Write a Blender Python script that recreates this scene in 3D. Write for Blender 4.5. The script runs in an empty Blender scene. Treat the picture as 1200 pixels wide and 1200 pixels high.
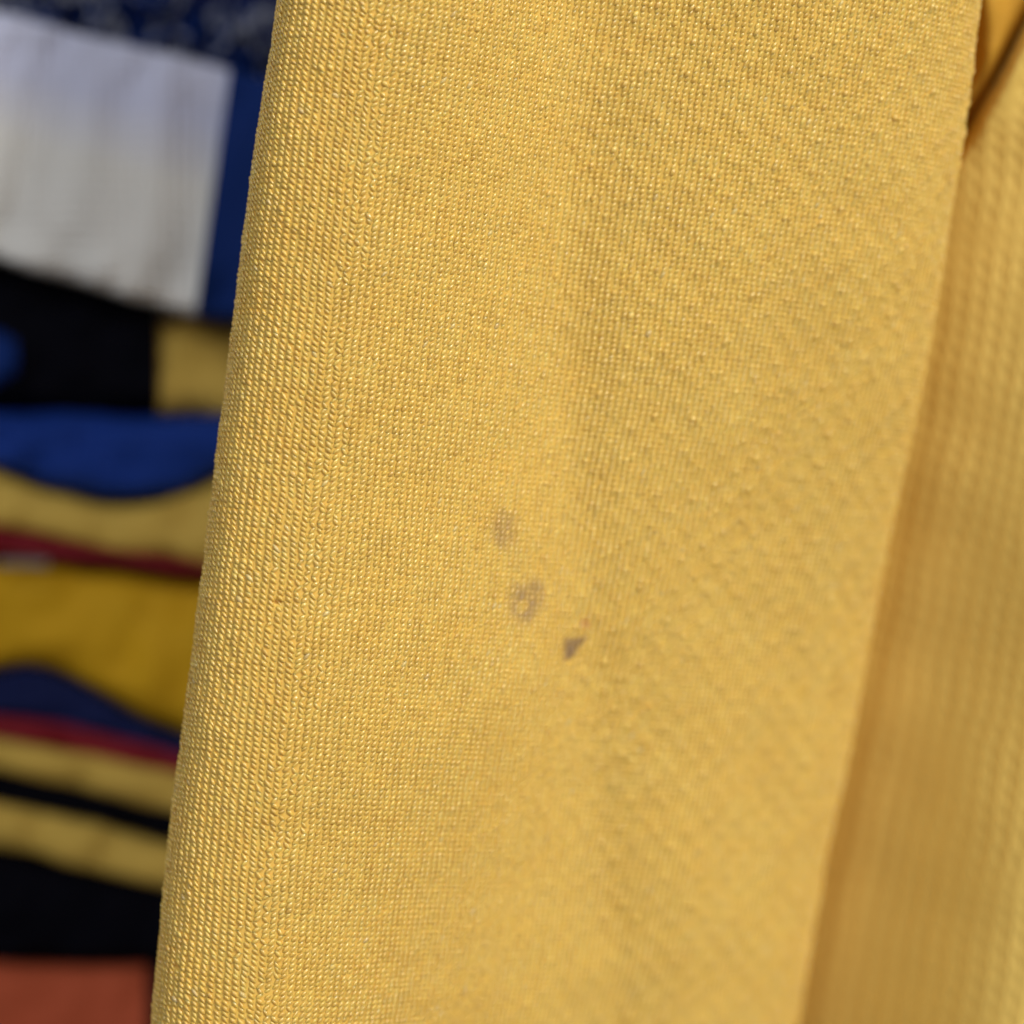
import bpy, math
import numpy as np

# ---------------------------------------------------------------- camera, world, lamps, exposure
MM = 0.001
D = 250.0            # mm from the lens to the plane of sharp focus
S = 0.07             # mm per photograph pixel in that plane
scene = bpy.context.scene
cam_d = bpy.data.cameras.new('camera')
cam = bpy.data.objects.new('camera', cam_d)
scene.collection.objects.link(cam)
cam.location = (0, -D * MM, 0)
cam.rotation_euler = (math.radians(90), 0, 0)
cam_d.sensor_width = 36
cam_d.lens = 36 * D / (1200 * S)
cam_d.clip_start = 0.01
cam_d.clip_end = 20
cam_d.dof.use_dof = True
cam_d.dof.focus_distance = (D + 0.6) * MM
cam_d.dof.aperture_fstop = 10.5
scene.camera = cam

world = bpy.data.worlds.new('World')
scene.world = world
world.use_nodes = True
bg = world.node_tree.nodes['Background']
bg.inputs['Color'].default_value = (1.0, 0.97, 0.93, 1)
bg.inputs['Strength'].default_value = 0.19

def area_lamp(name, loc, target, size, power, color):
    l = bpy.data.lights.new(name, 'AREA')
    l.shape = 'SQUARE'; l.size = size; l.energy = power; l.color = color
    o = bpy.data.objects.new(name, l)
    scene.collection.objects.link(o)
    o.location = loc
    v = np.array(target) - np.array(loc)
    import mathutils
    o.rotation_euler = mathutils.Vector(v).to_track_quat('-Z', 'Y').to_euler()
    return o
area_lamp('shop_ceiling_lamp', (1.00, -1.25, 0.70), (0, 0, 0), 0.60, 29.0, (1.0, 0.95, 0.86))
area_lamp('shop_window', (-0.40, -1.40, 0.80), (-0.02, 0.05, 0), 0.6, 9.0, (0.92, 0.95, 1.0))

vs = scene.view_settings
vs.view_transform = 'Standard'; vs.look = 'None'; vs.gamma = 1; vs.exposure = 0.0
vs.use_curve_mapping = False

rng = np.random.default_rng(7)

# ---------------------------------------------------------------- helpers
def w_at(px, py, d):
    """world mm of a point that stands d mm behind the focus plane"""
    k = S * (D + d) / D
    return np.stack(np.broadcast_arrays((np.asarray(px, float) - 600) * k, np.asarray(d, float),
                                        (600 - np.asarray(py, float)) * k), -1)

def link_mesh(name, verts_mm, faces, mat, parent=None, smooth=True, tint=None):
    """verts (n,3) in mm; faces (m,4) or (m,3) int array"""
    me = bpy.data.meshes.new(name)
    v = np.asarray(verts_mm, np.float64).reshape(-1, 3) * MM
    f = np.asarray(faces, np.int64)
    k = f.shape[1]
    me.vertices.add(len(v)); me.vertices.foreach_set('co', v.ravel().astype(np.float32))
    me.loops.add(f.size); me.loops.foreach_set('vertex_index', f.ravel().astype(np.int32))
    me.polygons.add(len(f))
    me.polygons.foreach_set('loop_start', (np.arange(len(f)) * k).astype(np.int32))
    me.polygons.foreach_set('loop_total', np.full(len(f), k, np.int32))
    me.update(calc_edges=True)
    me.polygons.foreach_set('use_smooth', np.full(len(f), smooth))
    if tint is not None:
        a = me.color_attributes.new('tint', 'FLOAT_COLOR', 'POINT')
        c = np.ones((len(v), 4), np.float32); c[:, :3] = tint
        a.data.foreach_set('color', c.ravel())
    me.validate()
    me.materials.append(mat)
    o = bpy.data.objects.new(name, me)
    scene.collection.objects.link(o)
    o.parent = parent
    return o

def thing(name, label, cat, group=None):
    o = bpy.data.objects.new(name, None)
    scene.collection.objects.link(o)
    o.empty_display_size = 0.01
    o['label'] = label; o['category'] = cat
    if group: o['group'] = group
    return o

def grid_faces(nv, nu):
    i = np.arange((nv - 1) * nu).reshape(nv - 1, nu)[:, :-1].ravel()
    return np.stack([i, i + 1, i + nu + 1, i + nu], -1)

def smoothstep(x, a, b):
    t = np.clip((x - a) / (b - a), 0, 1)
    return t * t * (3 - 2 * t)

def vnoise(shape_pts, scale, seed):
    """smooth 2-D value noise at points (...,2)"""
    r = np.random.default_rng(seed)
    tab = r.uniform(-1, 1, (128, 128))
    p = np.asarray(shape_pts) / scale
    i = np.floor(p).astype(int); f = p - i; f = f * f * (3 - 2 * f)
    a = tab[i[..., 0] % 128, i[..., 1] % 128]; b = tab[(i[..., 0] + 1) % 128, i[..., 1] % 128]
    c = tab[i[..., 0] % 128, (i[..., 1] + 1) % 128]; d = tab[(i[..., 0] + 1) % 128, (i[..., 1] + 1) % 128]
    return (a * (1 - f[..., 0]) + b * f[..., 0]) * (1 - f[..., 1]) + (c * (1 - f[..., 0]) + d * f[..., 0]) * f[..., 1]

# ---------------------------------------------------------------- materials
def cloth(name, color, rough=0.75, sheen=0.15, weave=0.0, weave_strength=0.3, spec=0.25, use_tint=False, var=0.10,
          subsurf=0.0, fine=0.25):
    m = bpy.data.materials.new(name); m.use_nodes = True
    nt = m.node_tree; N = nt.nodes; L = nt.links
    b = N['Principled BSDF']
    b.inputs['Roughness'].default_value = rough
    b.inputs['Specular IOR Level'].default_value = spec
    b.inputs['Sheen Weight'].default_value = sheen
    b.inputs['Sheen Roughness'].default_value = 0.4
    b.inputs['Sheen Tint'].default_value = (*color, 1)
    if subsurf:
        b.inputs['Subsurface Weight'].default_value = subsurf
        b.inputs['Subsurface Radius'].default_value = (0.0010, 0.0008, 0.0004)
        b.inputs['Subsurface Scale'].default_value = 0.4
    tc = N.new('ShaderNodeTexCoord')
    nz = N.new('ShaderNodeTexNoise'); nz.inputs['Scale'].default_value = 180; nz.inputs['Detail'].default_value = 5
    L.new(tc.outputs['Object'], nz.inputs['Vector'])
    mix = N.new('ShaderNodeMix'); mix.data_type = 'RGBA'; mix.blend_type = 'MIX'
    mix.inputs['A'].default_value = (*[c * (1 - var) for c in color], 1)
    mix.inputs['B'].default_value = (*[min(1, c * (1 + var)) for c in color], 1)
    L.new(nz.outputs['Fac'], mix.inputs['Factor'])
    out = mix.outputs['Result']
    if use_tint:
        at = N.new('ShaderNodeAttribute'); at.attribute_name = 'tint'
        mu = N.new('ShaderNodeMix'); mu.data_type = 'RGBA'; mu.blend_type = 'MULTIPLY'
        mu.inputs['Factor'].default_value = 1
        L.new(out, mu.inputs['A']); L.new(at.outputs['Color'], mu.inputs['B'])
        out = mu.outputs['Result']
    L.new(out, b.inputs['Base Color'])
    # fine thread relief
    bump = N.new('ShaderNodeBump'); bump.inputs['Strength'].default_value = fine; bump.inputs['Distance'].default_value = 0.0001
    n2 = N.new('ShaderNodeTexNoise'); n2.inputs['Scale'].default_value = 6000; n2.inputs['Detail'].default_value = 2
    L.new(tc.outputs['Object'], n2.inputs['Vector']); L.new(n2.outputs['Fac'], bump.inputs['Height'])
    last = bump
    if weave:
        for ax in ('X', 'Z'):
            wv = N.new('ShaderNodeTexWave'); wv.wave_type = 'BANDS'; wv.bands_direction = ax
            wv.inputs['Scale'].default_value = weave; wv.inputs['Distortion'].default_value = 0.6
            L.new(tc.outputs['Object'], wv.inputs['Vector'])
            b2 = N.new('ShaderNodeBump'); b2.inputs['Strength'].default_value = weave_strength
            b2.inputs['Distance'].default_value = 0.0004
            L.new(wv.outputs['Fac'], b2.inputs['Height']); L.new(last.outputs['Normal'], b2.inputs['Normal'])
            last = b2
    L.new(last.outputs['Normal'], b.inputs['Normal'])
    return m

YEL = (0.79, 0.505, 0.112)
M_yarn = cloth('yellow_polyester_yarn', YEL, rough=0.28, sheen=0.08, spec=1.0, use_tint=True, var=0.06, subsurf=0.65, fine=0.35)
M_base = cloth('yellow_knit_ground', YEL, rough=0.7, sheen=0.15, spec=0.2, var=0.08, use_tint=True, subsurf=0.65)
M_mesh = cloth('yellow_mesh_knit', (0.74, 0.52, 0.13), rough=0.62, sheen=0.2, spec=0.35, var=0.08)
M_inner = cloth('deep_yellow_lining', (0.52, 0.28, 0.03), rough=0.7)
M_white = cloth('white_knit', (0.86, 0.86, 0.87), weave=290, weave_strength=0.5, use_tint=True)
M_deepblue = cloth('deep_blue_knit', (0.006, 0.026, 0.15), sheen=0.03, spec=0.1)
M_royal = cloth('royal_blue_knit', (0.008, 0.038, 0.25), weave=260, sheen=0.05, spec=0.15)
M_navy = cloth('navy_knit', (0.006, 0.012, 0.07), weave=220, sheen=0.03, spec=0.15)
M_black = cloth('black_knit', (0.003, 0.003, 0.006), sheen=0.0, spec=0.03)
M_pale = cloth('pale_yellow_knit', (0.66, 0.44, 0.085))
M_gold = cloth('golden_yellow_knit', (0.66, 0.37, 0.008))
M_crimson = cloth('crimson_knit', (0.22, 0.008, 0.018))
M_rust = cloth('rust_red_knit', (0.48, 0.09, 0.036), rough=0.8)
M_greyyarn = cloth('grey_blue_yarn', (0.26, 0.28, 0.36))
M_print = cloth('pale_grey_print', (0.36, 0.34, 0.34))

# ---------------------------------------------------------------- foreground: the yellow garment's hanging fold
XL = np.array([(-300, 362), (0, 325), (160, 301), (320, 280), (510, 256), (690, 235), (950, 202), (1200, 178), (1500, 150)], float)
XR = np.array([(-300, 1180), (0, 1145), (158, 1127), (346, 1096), (500, 1069), (600, 1047), (810, 1007), (1050, 961), (1200, 936), (1500, 885)], float)
def xl(y): return np.interp(y, XL[:, 0], XL[:, 1])
def xr(y): return np.interp(y, XR[:, 0], XR[:, 1])
KY = np.array([0, 400, 800, 1200.0])
KF = np.array([   # (fraction across, depth mm) of the front of the fold, row by row
    [(.16, -3.0), (.26, -2.2), (.36, 0.4), (.44, 2.4), (.54, 2.4), (.68, 2.0), (.83, 3.2), (.94, 6.0), (1, 10)],
    [(.16, -1.0), (.27, 0.4), (.38, 3.2), (.48, 6.4), (.57, 6.8), (.69, 7.9), (.83, 11), (.94, 14.5), (1, 19.5)],
    [(.16, 0.0), (.28, 1.4), (.43, 6.2), (.59, 13.0), (.66, 14.2), (.75, 16.4), (.86, 21), (.95, 25), (1, 30)],
    [(.16, 0.8), (.29, 4.0), (.48, 13), (.70, 22.4), (.76, 23.6), (.82, 25.0), (.89, 28), (.96, 32), (1, 37)]])
def knots(y):
    """front knots at height y with linear extrapolation, smooth between the rows"""
    if y <= 0: return KF[0] + (KF[1] - KF[0]) * (y / 400) * np.array([0, 1])
    if y >= 1200: return KF[3] + (KF[3] - KF[2]) * ((y - 1200) / 400) * np.array([0.2, 1])
    i = min(int(y // 400), 2); t = (y - KY[i]) / 400
    p0 = KF[max(i - 1, 0)] if i > 0 else 2 * KF[0] - KF[1]
    p3 = KF[i + 2] if i < 2 else 2 * KF[3] - KF[2]
    p1, p2 = KF[i], KF[i + 1]
    return 0.5 * (2 * p1 + (p2 - p0) * t + (2 * p0 - 5 * p1 + 4 * p2 - p3) * t * t + (3 * p1 - p0 - 3 * p2 + p3) * t ** 3)

def catmull(P, n=24):
    P = np.asarray(P); Q = np.vstack([2 * P[0] - P[1], P, 2 * P[-1] - P[-2]])
    out = []
    for i in range(1, len(Q) - 2):
        t0 = 0; d = lambda a, b: max(np.linalg.norm(a - b) ** 0.5, 1e-6)
        t1 = t0 + d(Q[i - 1], Q[i]); t2 = t1 + d(Q[i], Q[i + 1]); t3 = t2 + d(Q[i + 1], Q[i + 2])
        t = np.linspace(t1, t2, n, endpoint=False)[:, None]
        A1 = (t1 - t) / (t1 - t0) * Q[i - 1] + (t - t0) / (t1 - t0) * Q[i]
        A2 = (t2 - t) / (t2 - t1) * Q[i] + (t - t1) / (t2 - t1) * Q[i + 1]
        A3 = (t3 - t) / (t3 - t2) * Q[i + 1] + (t - t2) / (t3 - t2) * Q[i + 2]
        B1 = (t2 - t) / (t2 - t0) * A1 + (t - t0) / (t2 - t0) * A2
        B2 = (t3 - t) / (t3 - t1) * A2 + (t - t1) / (t3 - t1) * A3
        out.append((t2 - t) / (t2 - t1) * B1 + (t - t1) / (t2 - t1) * B2)
    out.append(P[-1:])
    return np.vstack(out)

WALE, COURSE = 0.70, 0.45
ROW_TILT = 0.10
y_rows = np.arange(-190, 1400, COURSE / S)
C0 = 34                                     # columns that run round the back of the left fold
NCOL = C0 + 168
NROW = len(y_rows)
P = np.zeros((NROW, NCOL, 3))
COLS_FRONT = np.zeros(NROW)
for r, y0 in enumerate(y_rows):
    kk = np.zeros((9, 2))
    for j in range(9):
        # depth belongs to the height of that very point of the tilted row
        f_guess = knots(y0 + 40)[j, 0]
        kk[j] = knots(y0 + ROW_TILT * 800 * f_guess)[j]
    dL, dR = kk[0, 1], kk[8, 1]
    yl = 600 + (y0 - 600) * D / (D + dL + 5)
    yr = 600 + (y0 + ROW_TILT * 800 - 600) * D / (D + dR)
    a, b = xl(yl), xr(yr)
    front = [(a + (b - a) * f, d) for f, d in kk]
    w = b - a
    left = [(a + .55 * w, dL + 26), (a + .30 * w, dL + 18), (a + .10 * w, dL + 13.5), (a + .025 * w, dL + 10.5), (a, dL + 6.2), (a + .022 * w, dL + 2.6), (a + .075 * w, dL + .6)]
    right = [(b - .012 * w, dR + 5), (b - .05 * w, dR + 9), (b - .14 * w, dR + 11), (b - .4 * w, dR + 8)]
    pts = np.array(left + front + right)
    k = S * (D + pts[:, 1]) / D
    xy = np.stack([(pts[:, 0] - 600) * k, pts[:, 1]], -1)
    c = catmull(xy, 24)
    s = np.concatenate([[0], np.cumsum(np.linalg.norm(np.diff(c, axis=0), axis=1))])
    s0 = s[4 * 24]                          # the left silhouette
    sR = s[(7 + 8) * 24]                    # the right silhouette
    shift = 0.9 * (y0 - 600) / 600          # wales run slightly steeper than the fold
    cl = np.arange(NCOL) - C0                # wales sit closer together where the cloth is slack
    sv = s0 + shift + cl * WALE - 0.14 * np.maximum(cl - 15, 0) + 0.14 * 6 * (1 - np.exp(-np.maximum(cl - 15, 0) / 6))
    COLS_FRONT[r] = np.interp(sR, sv, cl)
    P[r, :, 0] = np.interp(sv, s, c[:, 0]); P[r, :, 1] = np.interp(sv, s, c[:, 1])
    px_here = 600 + P[r, :, 0] / (S * (D + P[r, :, 1]) / D)
    P[r, :, 2] = (600 - y0 - ROW_TILT * (px_here - 250)) * S
# slow irregularity of real cloth
ii = np.stack(np.meshgrid(np.arange(NROW), np.arange(NCOL), indexing='ij'), -1).astype(float)
P[..., 0] += 0.10 * vnoise(ii, 23, 1) + 0.05 * vnoise(ii, 6, 2)
P[..., 1] += 0.35 * vnoise(ii * [1, 1.6], 31, 3) + 0.10 * vnoise(ii, 9, 4)
P[..., 2] += 0.10 * vnoise(ii, 19, 5)
# creases pressed into the cloth
qx = 600 + P[..., 0] / (S * (D + P[..., 1]) / D); qy = 600 - P[..., 2] / (S * (D + P[..., 1]) / D)
xc = np.interp(qy, [-200, 0, 400, 600, 760, 850, 1000, 1200, 1400], [700, 690, 674, 668, 674, 690, 706, 724, 745])
am = np.interp(qy, [-200, 100, 400, 700, 1000, 1400], [.05, .10, .32, .42, .45, .45])
P[..., 1] += am * np.exp(-(np.sqrt((qx - xc) ** 2 + 196) - 14) / np.where(qx < xc, 55, 34))
al = (qx - 470) * .61 - (qy - 960) * .79     # along a soft slanting fold below the stains
P[..., 1] -= .8 * np.exp(-((qx - 470) * .79 + (qy - 960) * .61) ** 2 / 45 ** 2) * np.exp(-((al - 170) / 190) ** 2)
du = np.gradient(P, axis=1); dv = np.gradient(P, axis=0)
Nn = np.cross(du, -dv); Nn /= np.linalg.norm(Nn, axis=-1, keepdims=True)
# outward = toward the camera on the front
if Nn[NROW // 2, C0 + 40, 1] > 0: Nn = -Nn
PX = 600 + P[..., 0] / (S * (D + P[..., 1]) / D)
PY = 600 - P[..., 2] / (S * (D + P[..., 1]) / D)

cc, rr = np.meshgrid(np.arange(NCOL), np.arange(NROW))
def lattice(c, r):
    return (((c % 6 == 0) & (r % 6 == 0)) | ((c % 6 == 3) & (r % 6 == 3)))
tuck = lattice(cc, rr)
# relief of the tuck pattern: soft bumps, stronger on the slack right part
reliefw = 0.25 + 0.75 * smoothstep(PX, 520, 760)
bump = np.zeros((NROW, NCOL))
for a in range(-3, 5):
    for b in range(-3, 5):
        t = np.roll(np.roll(tuck, a, 0), b, 1)
        bump += t * math.exp(-((a - .5) ** 2 / 2.8 + (b - .5) ** 2 / 3.2))      # centred on the stitch
P += Nn * (0.12 * reliefw * (bump - bump.mean()))[..., None]

def samp(A, u, v):
    u = np.clip(u, 0, NCOL - 1.001); v = np.clip(v, 0, NROW - 1.001)
    i = u.astype(int); j = v.astype(int); fu = (u - i)[..., None]; fv = (v - j)[..., None]
    return (A[j, i] * (1 - fu) + A[j, i + 1] * fu) * (1 - fv) + (A[j + 1, i] * (1 - fu) + A[j + 1, i + 1] * fu) * fv

garment = thing('yellow_garment', 'large yellow knit garment hanging in front, marked with small grey stains', 'garment')

# ground sheet of the knit: one quad per stitch, real pinholes beside the tucks of the taut left part
holew = 1 - smoothstep(PX, 430, 600)
hole = tuck & (rng.random(tuck.shape) < 0.012 * holew) & (PX > 200)

# stitches ------------------------------------------------------------------
cs = np.arange(C0 - 9, NCOL - 2)
sel_c, sel_r = np.meshgrid(cs, np.arange(2, NROW - 2))
sel_c = sel_c.ravel(); sel_r = sel_r.ravel()
ok = sel_c < (C0 + COLS_FRONT[sel_r] + 9)
sel_c, sel_r = sel_c[ok], sel_r[ok]
n = len(sel_c)
px = PX[sel_r, sel_c]; py = PY[sel_r, sel_c]
tk = lattice(sel_c, sel_r)
tk1 = lattice(sel_c, sel_r + 1)
edge_d = px - xl(py)
right_w = smoothstep(px, 520, 760)
lean = 0.5 * (1 + np.tanh((edge_d - 122 + 16 * vnoise(np.stack([sel_r, sel_c], -1).astype(float), 9.0, 13)) / 26))
colr = np.random.default_rng(3).random(NCOL)[sel_c] * .55 + rng.random(n) * .45
sig = np.where(colr < lean, 1, -1) * np.clip(rng.normal(.88, .14, n), .45, 1.15)
steep = smoothstep(edge_d, 150, 380)
ax = (0.40 - 0.10 * steep) * rng.normal(1, .08, n)
ay = (0.68 + 0.05 * steep) * rng.normal(1, .08, n)
arch = 0.38 * (1 - np.minimum(sig ** 2, 1))
rad = (0.178 - 0.022 * steep) * rng.normal(1, .10, n) * (1 + .12 * vnoise(np.stack([sel_r, sel_c], -1).astype(float), 3.1, 12))
lift = rng.normal(0.0, 0.022, n) - 0.03 * (sel_c % 3 == 0)
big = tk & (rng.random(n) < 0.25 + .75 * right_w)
rad = np.where(rng.random(n) < .03, rad * 1.3, rad)
rad = np.where(big, rad * (1.12 + .18 * right_w), rad); lift = np.where(big, lift + 0.05 * right_w + .02, lift)
lift = np.where(tk1, lift + 0.03 * right_w, lift)
hl = hole[sel_r, sel_c]
rad = np.where(hl, rad * 0.45, rad); lift = np.where(hl, lift - 0.30, lift)
hn = np.roll(hole, 1, 0)[sel_r, sel_c] | np.roll(hole, -1, 0)[sel_r, sel_c]
cu = sel_c + 0.5 + rng.normal(0, .045, n); cv = sel_r + 0.5 + rng.normal(0, .05, n)
NS, NR = 6, 5
p = np.linspace(-1, 1, NS)[None, :]
U = cu[:, None] + ax[:, None] * p
V = cv[:, None] - (ay[:, None] * sig[:, None] * p + arch[:, None] * (0.6 - p * p))
C = samp(P, U, V); NN = samp(Nn, U, V); NN /= np.linalg.norm(NN, axis=-1, keepdims=True)
prof = np.array([0.35, 0.80, 1.0, 1.0, 0.80, 0.35])
dip = np.array([-0.10, -0.005, 0.025, 0.025, -0.005, -0.10])
C = C + NN * (dip[None, :, None] + lift[:, None, None])
T = np.gradient(C, axis=1); T /= np.linalg.norm(T, axis=-1, keepdims=True)
Sd = np.cross(NN, T); Sd /= np.linalg.norm(Sd, axis=-1, keepdims=True)
N2 = np.cross(T, Sd)
th = np.linspace(0, 2 * math.pi, NR, endpoint=False)
R = (rad[:, None] * prof[None, :])[..., None, None]
V3 = C[:, :, None, :] + R * (np.cos(th)[None, None, :, None] * Sd[:, :, None, :] + 0.52 * np.sin(th)[None, None, :, None] * N2[:, :, None, :])
V3 += rng.normal(0, 0.007, V3.shape)
q = []
for a in range(NS - 1):
    for b in range(NR):
        q.append((a * NR + b, a * NR + (b + 1) % NR, (a + 1) * NR + (b + 1) % NR, (a + 1) * NR + b))
q = np.array(q)
# dye differences from loop to loop, plus a painted highlight on the tucks
tint = np.ones((n, 3)) * rng.normal(1, .06, n)[:, None]
pale = rng.random(n) < np.where(hn, .22, .005)
tint[pale] = np.array([1.02, 1.14, 1.9]) * rng.uniform(.8, 1.05, (pale.sum(), 1))
tint[big] *= np.array([1.04, 1.06, 1.2])  # bright bead look of raised tucks, painted into the tint as a highlight
warm = vnoise(np.stack([sel_r, sel_c], -1).astype(float), 4.0, 11)
tint *= 1 + np.stack([0 * warm, .035 * warm, .12 * warm], -1)

# stains: which stitches carry them, and how much of each stitch
def blot(px, py, cx, cy, rx, ry, rot, seed, amp=.35, scale=7):
    c, s = math.cos(rot), math.sin(rot)
    X = ((px - cx) * c + (py - cy) * s) / rx; Y = (-(px - cx) * s + (py - cy) * c) / ry
    return 1 - np.sqrt(X * X + Y * Y) + amp * vnoise(np.stack([px, py], -1), scale, seed)
VPX = 600 + V3[..., 0] / (S * (D + V3[..., 1]) / D); VPY = 600 - V3[..., 2] / (S * (D + V3[..., 1]) / D)
stains = []
def stain_list(X, Y):
    b1 = blot(X, Y, 591, 621, 17, 25, -.2, 21, .22, 13)
    b2 = np.minimum(blot(X, Y, 617, 706, 23, 31, .45, 22, .25, 14), .75 - .68 * smoothstep(blot(X, Y, 611, 712, 10, 13, .45, 23, .15), 0, .5))
    b3 = np.minimum(np.minimum((Y - 745) / 8, (679 - X - .75 * (Y - 762)) / 9), (X - 659) / 7) * .8 + .12 * vnoise(np.stack([X, Y], -1), 6, 24); b3 = np.minimum(b3, (774 - Y) / 8)
    b4 = blot(X, Y, 686, 731, 7, 7, 0, 25, .2)
    return [(b1, (.55, .55, 1.05), .62), (b2, (.50, .50, 1.0), .78), (b3, (.32, .31, .75), .88), (b4, (.85, .6, 1.0), .6)]
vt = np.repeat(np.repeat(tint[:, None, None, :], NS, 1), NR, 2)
owner = np.full(n, -1)
soak = np.clip(rng.normal(.85, .3, n), .15, 1.1)
for k, (bl, col, wt) in enumerate(stain_list(VPX, VPY)):
    wgt = (smoothstep(bl, -.25, .65) * wt)[..., None]
    wgt = wgt * (soak if k < 2 else np.maximum(soak, .85))[:, None, None, None]                     # each yarn soaks up its own share
    vt = vt * (1 - wgt) + np.array(col) * wgt
    owner[wgt[..., 0].reshape(n, -1).mean(1) > .12] = k

# ground sheet of the knit: sunk between the wales, with deep pits beside the tucks of the taut left part, stained with the yarn
sub = 2
uu, vv = np.meshgrid(np.arange(0, NCOL - 1, 1 / sub), np.arange(0, NROW - 1, 1 / sub))
GP = samp(P, uu, vv); GN = samp(Nn, uu, vv)
pit = np.zeros(uu.shape)
hr, hc = np.where(hole)
for dj in range(0, 2):
    for di in range(0, 2):
        jj = np.clip(hr * sub + dj, 0, uu.shape[0] - 1); ij = np.clip(hc * sub + di, 0, uu.shape[1] - 1)
        pit[jj, ij] = .35
GP = GP - GN * (0.075 - 0.035 * smoothstep(samp(PX[..., None], uu, vv)[..., 0], 430, 700) + pit)[..., None]
GX = 600 + GP[..., 0] / (S * (D + GP[..., 1]) / D); GY = 600 - GP[..., 2] / (S * (D + GP[..., 1]) / D)
gt = np.ones(GX.shape + (3,))
for bl, col, wt in stain_list(GX, GY):
    wgt = (smoothstep(bl, -.25, .65) * wt)[..., None]
    gt = gt * (1 - wgt) + np.array(col) * wgt
link_mesh('fabric_ground', GP, grid_faces(*uu.shape), M_base, garment, tint=gt.reshape(-1, 3))

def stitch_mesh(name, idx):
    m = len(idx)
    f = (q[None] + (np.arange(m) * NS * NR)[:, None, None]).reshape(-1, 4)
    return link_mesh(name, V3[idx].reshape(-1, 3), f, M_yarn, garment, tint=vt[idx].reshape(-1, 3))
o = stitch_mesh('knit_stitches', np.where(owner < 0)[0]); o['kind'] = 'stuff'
for k, lab in enumerate(['faint purplish grey stain spot, uppermost of the stains', 'larger ring-shaped purplish grey stain spot in the middle',
                         'small dark grey wedge-shaped stain spot, lowest of the stains', 'tiny faint orange fleck above the dark stain']):
    o = stitch_mesh('stain', np.where(owner == k)[0]); o['label'] = lab

# the cloth hanging on above and below, outside the picture
for r0, sgn, name in ((0, 1, 'upper_cloth'), (NROW - 2, -1, 'lower_cloth')):
    rowp = P[1 if sgn > 0 else NROW - 3]; st = np.array([0.10, 0, 1.0]) * sgn
    A = np.stack([rowp - Nn[1 if sgn > 0 else NROW - 3] * .15 + st * h + np.array([0, -.02 * sgn * h, 0]) for h in np.linspace(0, 85 if sgn > 0 else 25, 30)])
    link_mesh(name, A, grid_faces(A.shape[0], A.shape[1]), M_base, garment, tint=np.ones((A.shape[0] * A.shape[1], 3)))

# loose fibres standing off the left fold
fv, ff = [], []
for k in range(150):
    r = rng.integers(20, NROW - 20); c = C0 + rng.integers(-5, 6)
    p0 = P[r, c]; nn = Nn[r, c]; tdir = dv[r, c] / np.linalg.norm(dv[r, c])
    L = rng.uniform(.35, 1.1); sgn = rng.choice([-1, 1])
    pts = [p0 + nn * (L * .75 * t - .25 * L * t * t) + tdir * sgn * L * .7 * t * t + rng.normal(0, .03, 3) for t in np.linspace(0, 1, 5)]
    b0 = len(fv)
    for j, pt in enumerate(pts):
        rd = .008 * (1 - .6 * j / 4)
        for a in range(3):
            fv.append(pt + rd * np.array([math.cos(2.1 * a), math.sin(2.1 * a), .3 * math.sin(2.1 * a)]))
    for j in range(4):
        for a in range(3):
            ff.append((b0 + j * 3 + a, b0 + j * 3 + (a + 1) % 3, b0 + j * 3 + 3 + (a + 1) % 3, b0 + j * 3 + 3 + a))
o = link_mesh('loose_fibres', np.array(fv), np.array(ff), M_base, garment); o['kind'] = 'stuff'

# ---------------------------------------------------------------- the yellow mesh garment at the right
mesh_g = thing('yellow_mesh_garment', 'yellow eyelet mesh garment behind the right edge of the large fold', 'garment')
nx, ny = 330, 460
tx = np.linspace(0, 1, nx)[None, :]; yy = np.linspace(-160, 1360, ny)[:, None]
edge = xr(yy)
x0 = edge - 95 + 0 * tx
XX = edge - 95 + tx * (560)
dE = np.array([knots(y)[8, 1] for y in yy[:, 0]])[:, None]
rel = XX - edge
ms = smoothstep(rel, -60, 300)
dd = (dE + 10.5) * (1 - ms) + (14 + .008 * yy) * ms
dd += 4.5 * smoothstep(yy, 200, -40) * 0
# the rolled shoulder of the cloth at the top, falling back along a slanting line
line = (yy - 150) + (XX - 1128) * 1.72          # <0 above the slanting line
roll = smoothstep(line, 46, -60)
dd = dd - 2.0 * np.exp(-((line - 20) / 40) ** 2) * smoothstep(rel, 5, 60) + 20 * roll ** 1.3
gg = np.stack([yy + 0 * tx, XX], -1)
dd += 0.5 * vnoise(gg, 190, 31) + 0.2 * vnoise(gg, 70, 32)
Q = w_at(XX, yy + 0 * tx, dd)
# eyelet relief in the cloth's own coordinates
cu = (XX - edge + 40 * vnoise(gg, 500, 33) + 5 * vnoise(gg, 55, 36)) / 23.0
cvv = (yy + 0.15 * XX + 5 * vnoise(gg, 60, 37)) / 21.5
rib = np.cos(2 * math.pi * cu)
row = np.cos(2 * math.pi * (cvv + 0.5 * np.round(cu)))
hgt = 0.035 * rib + 0.09 * np.minimum(row, 0.4) * (1 - rib) * 0.5 + 0.02 * np.cos(2 * math.pi * cu * 3)
hgt *= 1 + .6 * vnoise(gg, 40, 35)
gu = np.gradient(Q, axis=1); gv = np.gradient(Q, axis=0)
qn = np.cross(gu, gv); qn /= np.linalg.norm(qn, axis=-1, keepdims=True)
if qn[ny // 2, nx // 2, 1] > 0: qn = -qn
Q = Q + qn * hgt[..., None]
link_mesh('mesh_fabric', Q, grid_faces(ny, nx), M_mesh, mesh_g)

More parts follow.
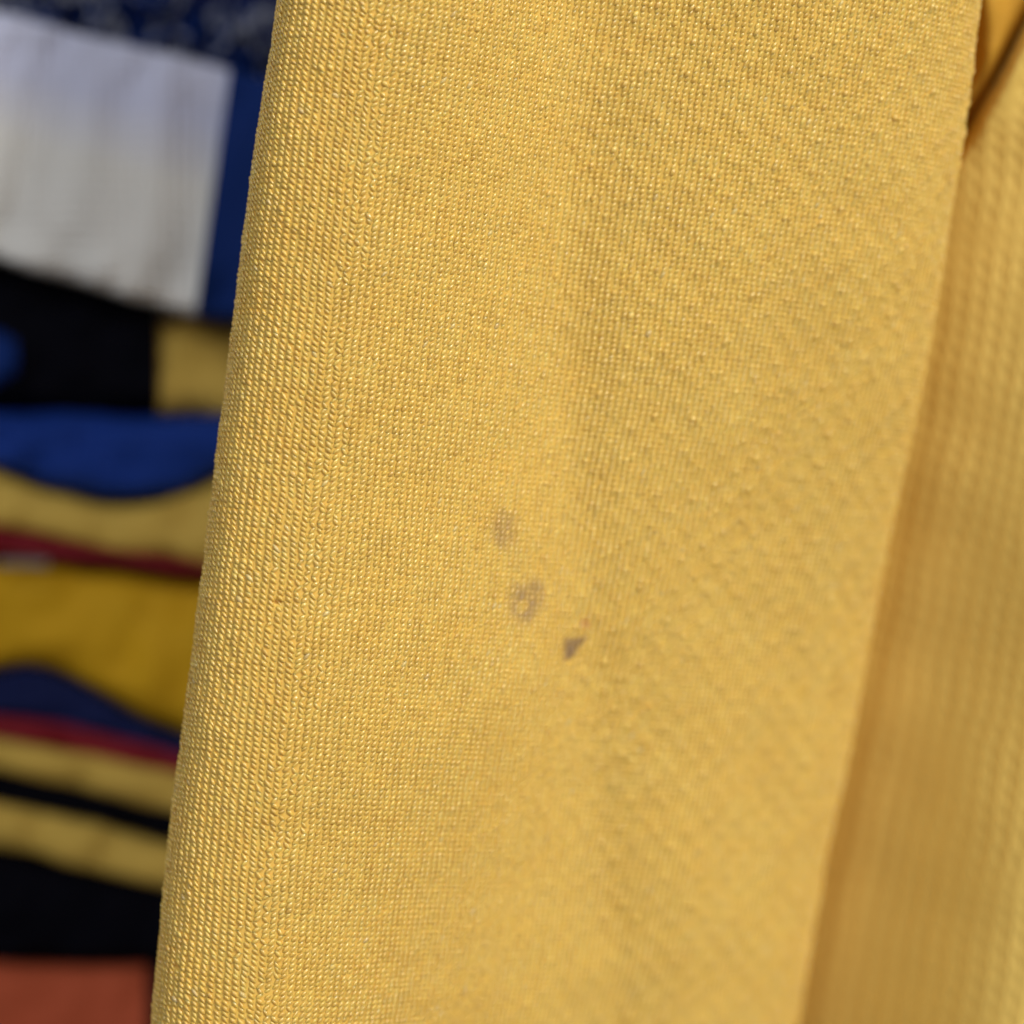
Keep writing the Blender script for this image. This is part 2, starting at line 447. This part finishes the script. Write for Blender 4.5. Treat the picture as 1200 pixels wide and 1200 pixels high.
# inner layer seen above the slanting shoulder
nx, ny = 80, 120
tx = np.linspace(0, 1, nx)[None, :]; yy = np.linspace(-190, 320, ny)[:, None]
XX = 1010 + tx * 400 + 0 * yy
line = (yy - 150) + (XX - 1128) * 1.72
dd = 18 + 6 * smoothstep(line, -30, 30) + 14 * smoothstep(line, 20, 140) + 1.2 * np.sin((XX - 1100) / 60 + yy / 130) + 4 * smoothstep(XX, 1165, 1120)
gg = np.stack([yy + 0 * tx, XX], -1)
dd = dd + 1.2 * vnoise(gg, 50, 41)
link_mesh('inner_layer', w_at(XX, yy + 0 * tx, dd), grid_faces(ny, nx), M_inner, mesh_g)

# ---------------------------------------------------------------- the stack of folded garments at the left, behind
def curve(pts, x):
    pts = np.array(pts, float)
    xs = np.arange(pts[0, 0] - 200, pts[-1, 0] + 201, 4.0)
    y = np.interp(xs, pts[:, 0], pts[:, 1])
    # straight on beyond the ends
    sl = (pts[1, 1] - pts[0, 1]) / (pts[1, 0] - pts[0, 0]); sr = (pts[-1, 1] - pts[-2, 1]) / (pts[-1, 0] - pts[-2, 0])
    y = np.where(xs < pts[0, 0], pts[0, 1] + sl * (xs - pts[0, 0]), y); y = np.where(xs > pts[-1, 0], pts[-1, 1] + sr * (xs - pts[-1, 0]), y)
    k = np.exp(-(np.arange(-12, 13) / 5.0) ** 2); k /= k.sum()
    yp = np.pad(y, 12, mode='reflect', reflect_type='odd')
    return np.interp(x, xs, np.convolve(yp, k, 'valid'))

BACK_X0, BACK_X1 = -520, 470
DS = -26
def layer(name, top, bot, mat, parent, x0=BACK_X0, x1=BACK_X1, d=90, back=110, bulge=7, power=.62, seed=0, wob=1.5, shear=0.0, tintf=None):
    """one folded layer: rounded front fold, running back on the shelf; top and bottom lines across the front"""
    nxs = max(24, int((x1 - x0) / 9))
    x = np.linspace(x0, x1, nxs)
    zt, zb = curve(top, x) + 2.5 * vnoise(np.stack([x, x * 0], -1), 37, 110 + seed), curve(bot, x) + 2.5 * vnoise(np.stack([x, x * 0], -1), 41, 130 + seed)
    th = np.linspace(math.pi / 2, -math.pi / 2, 25)
    secs = []
    g = np.stack([x, np.full_like(x, seed * 37.0)], -1)
    wv = wob * vnoise(g, 140, 50 + seed) + .4 * wob * vnoise(g, 45, 60 + seed)
    mid, half = (zt + zb) / 2, (zb - zt) / 2
    bl = np.minimum(bulge, half * S * 1.6)
    cols = []; yvs = []
    for t in th:
        yv = mid - half * np.sign(math.sin(t)) * abs(math.sin(t)) ** power
        dep = d + DS + wv + bl * (1 - abs(math.cos(t)) ** power) + 0.9 * vnoise(np.stack([x, yv * 1.6], -1), 46, 70 + seed) + 0.5 * vnoise(np.stack([x + yv * .5, yv * .6], -1), 24, 90 + seed)
        cols.append(w_at(x + shear * (yv - 225), yv, dep)); yvs.append(yv)
    A = np.stack(cols, 0)                   # (25, nx, 3)
    tb = A[0].copy(); tb[:, 1] += back; bb = A[-1].copy(); bb[:, 1] += back
    A = np.concatenate([tb[None], A, bb[None]], 0)
    return link_mesh(name, A.reshape(-1, 3), grid_faces(A.shape[0], A.shape[1]), mat, parent,
                     tint=None if tintf is None else np.concatenate([tintf(x, yvs[0])[None]] + [tintf(x, y)[None] for y in yvs] + [tintf(x, yvs[-1])[None]]).reshape(-1, 3))

G = 'folded garments stacked at the left'
def garm(name, label):
    return thing(name, label, 'garment', G)

# 1 navy looped knit on top of the stack
t = garm('folded_garment', 'navy loop-knit garment with grey flecks, topmost of the stack')
layer('folded_body', [(-100, -150), (150, -140), (330, -120)], [(-100, 0), (0, 22), (268, 84), (400, 112)], M_navy, t, d=95, seed=1)
lv, lf = [], []
for k in range(150):
    x = rng.uniform(-60, 330); ybase = 18 + .235 * x
    y = ybase - rng.uniform(2, 70)
    c = w_at(x, y, 89.5 + DS - rng.uniform(0, 3)); rr_ = rng.uniform(1.2, 2.6); an = rng.uniform(0, 3.1)
    b0 = len(lv); n1, n2 = 12, 6
    for i in range(n1):
        a = 2 * math.pi * i / n1
        ce = c + np.array([rr_ * .7 * math.cos(a) * math.cos(an), rr_ * .5 * math.sin(a), rr_ * math.cos(a) * math.sin(an) + rr_ * .6 * math.sin(a)])
        out = (ce - c) / (np.linalg.norm(ce - c) + 1e-9)
        for j in range(n2):
            b = 2 * math.pi * j / n2
            lv.append(ce + .42 * (math.cos(b) * out + math.sin(b) * np.array([0, 1, 0])))
    for i in range(n1):
        for j in range(n2):
            lf.append((b0 + i * n2 + j, b0 + ((i + 1) % n1) * n2 + j, b0 + ((i + 1) % n1) * n2 + (j + 1) % n2, b0 + i * n2 + (j + 1) % n2))
lv = np.array(lv); lf = np.array(lf); pick = (np.arange(len(lf)) // 72) % 5
o = link_mesh('yarn_loops', lv, lf[pick > 1], M_deepblue, t); o['kind'] = 'stuff'
o = link_mesh('grey_yarn_loops', lv, lf[pick <= 1], M_greyyarn, t); o['kind'] = 'stuff'

# 2 white garment with blue side panel
t = garm('folded_garment', 'white folded garment with a blue side panel, below the navy loop knit')
wt, wb = [(-100, -2), (0, 22), (268, 86), (400, 116)], [(-100, 272), (0, 300), (120, 334), (240, 366), (400, 404)]
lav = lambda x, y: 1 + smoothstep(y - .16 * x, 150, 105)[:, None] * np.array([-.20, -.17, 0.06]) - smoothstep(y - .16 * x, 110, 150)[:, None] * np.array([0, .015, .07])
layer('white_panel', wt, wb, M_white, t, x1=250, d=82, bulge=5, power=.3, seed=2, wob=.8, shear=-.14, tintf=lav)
layer('blue_panel', wt, [(-100, 280), (0, 304), (235, 372), (400, 380)], M_deepblue, t, x0=249, d=80, bulge=5, power=.5, seed=3, wob=.8, shear=-.14)

# 3 black garment with yellow panel
t = garm('folded_garment', 'black folded garment with a dull yellow panel, between white and blue ones')
kt, kb = [(-100, 280), (0, 306), (120, 338), (240, 372), (400, 384)], [(-100, 486), (0, 486), (200, 488), (400, 492)]
layer('black_panel', kt, kb, M_black, t, x1=186, d=89, seed=4, wob=.6)
layer('yellow_panel', [(100, 372), (260, 376), (400, 380)], kb, M_pale, t, x0=186, d=90, bulge=5, power=.5, seed=5, wob=.6)
layer('blue_patch', [(-100, 395), (-40, 372), (10, 392), (40, 410)], [(-100, 440), (-40, 466), (10, 452), (40, 432)], M_deepblue, t, x0=-100, x1=20, d=88, back=5, bulge=3, seed=6, wob=.3)

# 4 royal blue garment with a sagging round fold
t = garm('folded_garment', 'royal blue folded garment with a sagging rounded lower fold')
bb_ = [(-100, 500), (0, 546), (60, 573), (130, 588), (190, 583), (245, 562), (320, 520)]
layer('folded_body', [(-100, 480), (0, 482), (250, 488), (400, 492)], bb_, M_royal, t, d=88, bulge=6, x1=300, seed=7, wob=.6)

# 5 pale yellow garment with crimson trim
t = garm('folded_garment', 'pale yellow folded garment with crimson trim, below the royal blue one')
layer('folded_body', [(-100, 506), (0, 552), (60, 580), (130, 594), (190, 589), (245, 568), (320, 530)], [(-100, 594), (0, 616), (120, 640), (240, 662), (400, 690)], M_pale, t, d=89, bulge=5, power=.5, seed=8, wob=.6)
tr = layer('trim', [(-100, 592), (0, 612), (120, 638), (240, 660), (400, 690)], [(-100, 646), (0, 650), (120, 658), (240, 672), (400, 698)], M_crimson, t, d=90, bulge=3, seed=9, wob=.4)
pv, pf = [], []
for k in range(6):
    x = 2 + k * 10; c = w_at(x, 659 + .02 * x, 88.5 + DS)
    hx, hz = .26, .34
    b0 = len(pv)
    for dyv in (0, .25):
        for sx, sz in ((-1, -1), (1, -1), (1, 1), (-1, 1)):
            pv.append(c + np.array([sx * hx, dyv, sz * hz * rng.uniform(.7, 1.2)]))
    for f in ((0, 1, 2, 3), (7, 6, 5, 4), (0, 4, 5, 1), (1, 5, 6, 2), (2, 6, 7, 3), (3, 7, 4, 0)): pf.append([b0 + i for i in f])
link_mesh('faint_print', np.array(pv), np.array(pf), M_print, t, smooth=False)

# 6 golden garment with navy hem and crimson edge
t = garm('folded_garment', 'golden yellow folded garment with a wavy navy hem and crimson edge')
gb = [(-100, 800), (0, 784), (35, 776), (75, 786), (120, 815), (170, 846), (220, 866), (400, 900)]
layer('folded_body', [(-100, 652), (0, 660), (120, 666), (240, 676), (400, 700)], gb, M_gold, t, d=91, bulge=7, seed=10, wob=.8)
layer('navy_hem', [(a, b + 3) for a, b in gb], [(-100, 828), (0, 842), (100, 858), (210, 886), (400, 928)], M_navy, t, d=92, bulge=4, seed=11, wob=.4)
layer('crimson_edge', [(-100, 826), (0, 838), (100, 855), (210, 880), (400, 920)], [(-100, 848), (0, 866), (100, 882), (210, 906), (400, 950)], M_crimson, t, d=91, bulge=3, seed=12, wob=.4)

# 7-10 narrow folded layers
t = garm('folded_garment', 'narrow yellow folded garment directly under the crimson edge')
layer('folded_body', [(-100, 846), (0, 864), (100, 884), (210, 906), (400, 950)], [(-100, 884), (0, 902), (100, 926), (210, 954), (400, 1000)], M_pale, t, d=91, bulge=4, seed=13, wob=.6)
t = garm('folded_garment', 'narrow black folded garment between two narrow yellow ones')
layer('folded_body', [(-100, 884), (0, 902), (100, 926), (210, 954), (400, 1000)], [(-100, 920), (0, 940), (100, 962), (210, 990), (400, 1034)], M_black, t, d=92, bulge=4, seed=14, wob=.6)
t = garm('folded_garment', 'narrow yellow folded garment lying on the thick black one')
layer('folded_body', [(-100, 918), (0, 938), (100, 960), (210, 988), (400, 1034)], [(-100, 970), (0, 992), (100, 1016), (210, 1044), (400, 1092)], M_pale, t, d=92, bulge=5, seed=15, wob=.6)
t = garm('folded_garment', 'thick black folded garment above the rust red one')
layer('folded_body', [(-100, 970), (0, 992), (100, 1016), (210, 1044), (400, 1092)], [(-100, 1130), (0, 1130), (400, 1134)], M_black, t, d=93, bulge=8, seed=16, wob=.6)
t = garm('folded_garment', 'rust red folded garment, lowest of the stack')
layer('folded_body', [(-100, 1126), (0, 1128), (400, 1132)], [(-100, 1380), (0, 1380), (400, 1384)], M_rust, t, x1=172, d=93, bulge=6, power=.4, seed=17, wob=.6)
layer('dark_side_panel', [(100, 1130), (400, 1132)], [(-100, 1380), (0, 1380), (400, 1384)], M_black, t, x0=172, d=95, bulge=6, power=.4, seed=18, wob=.6)
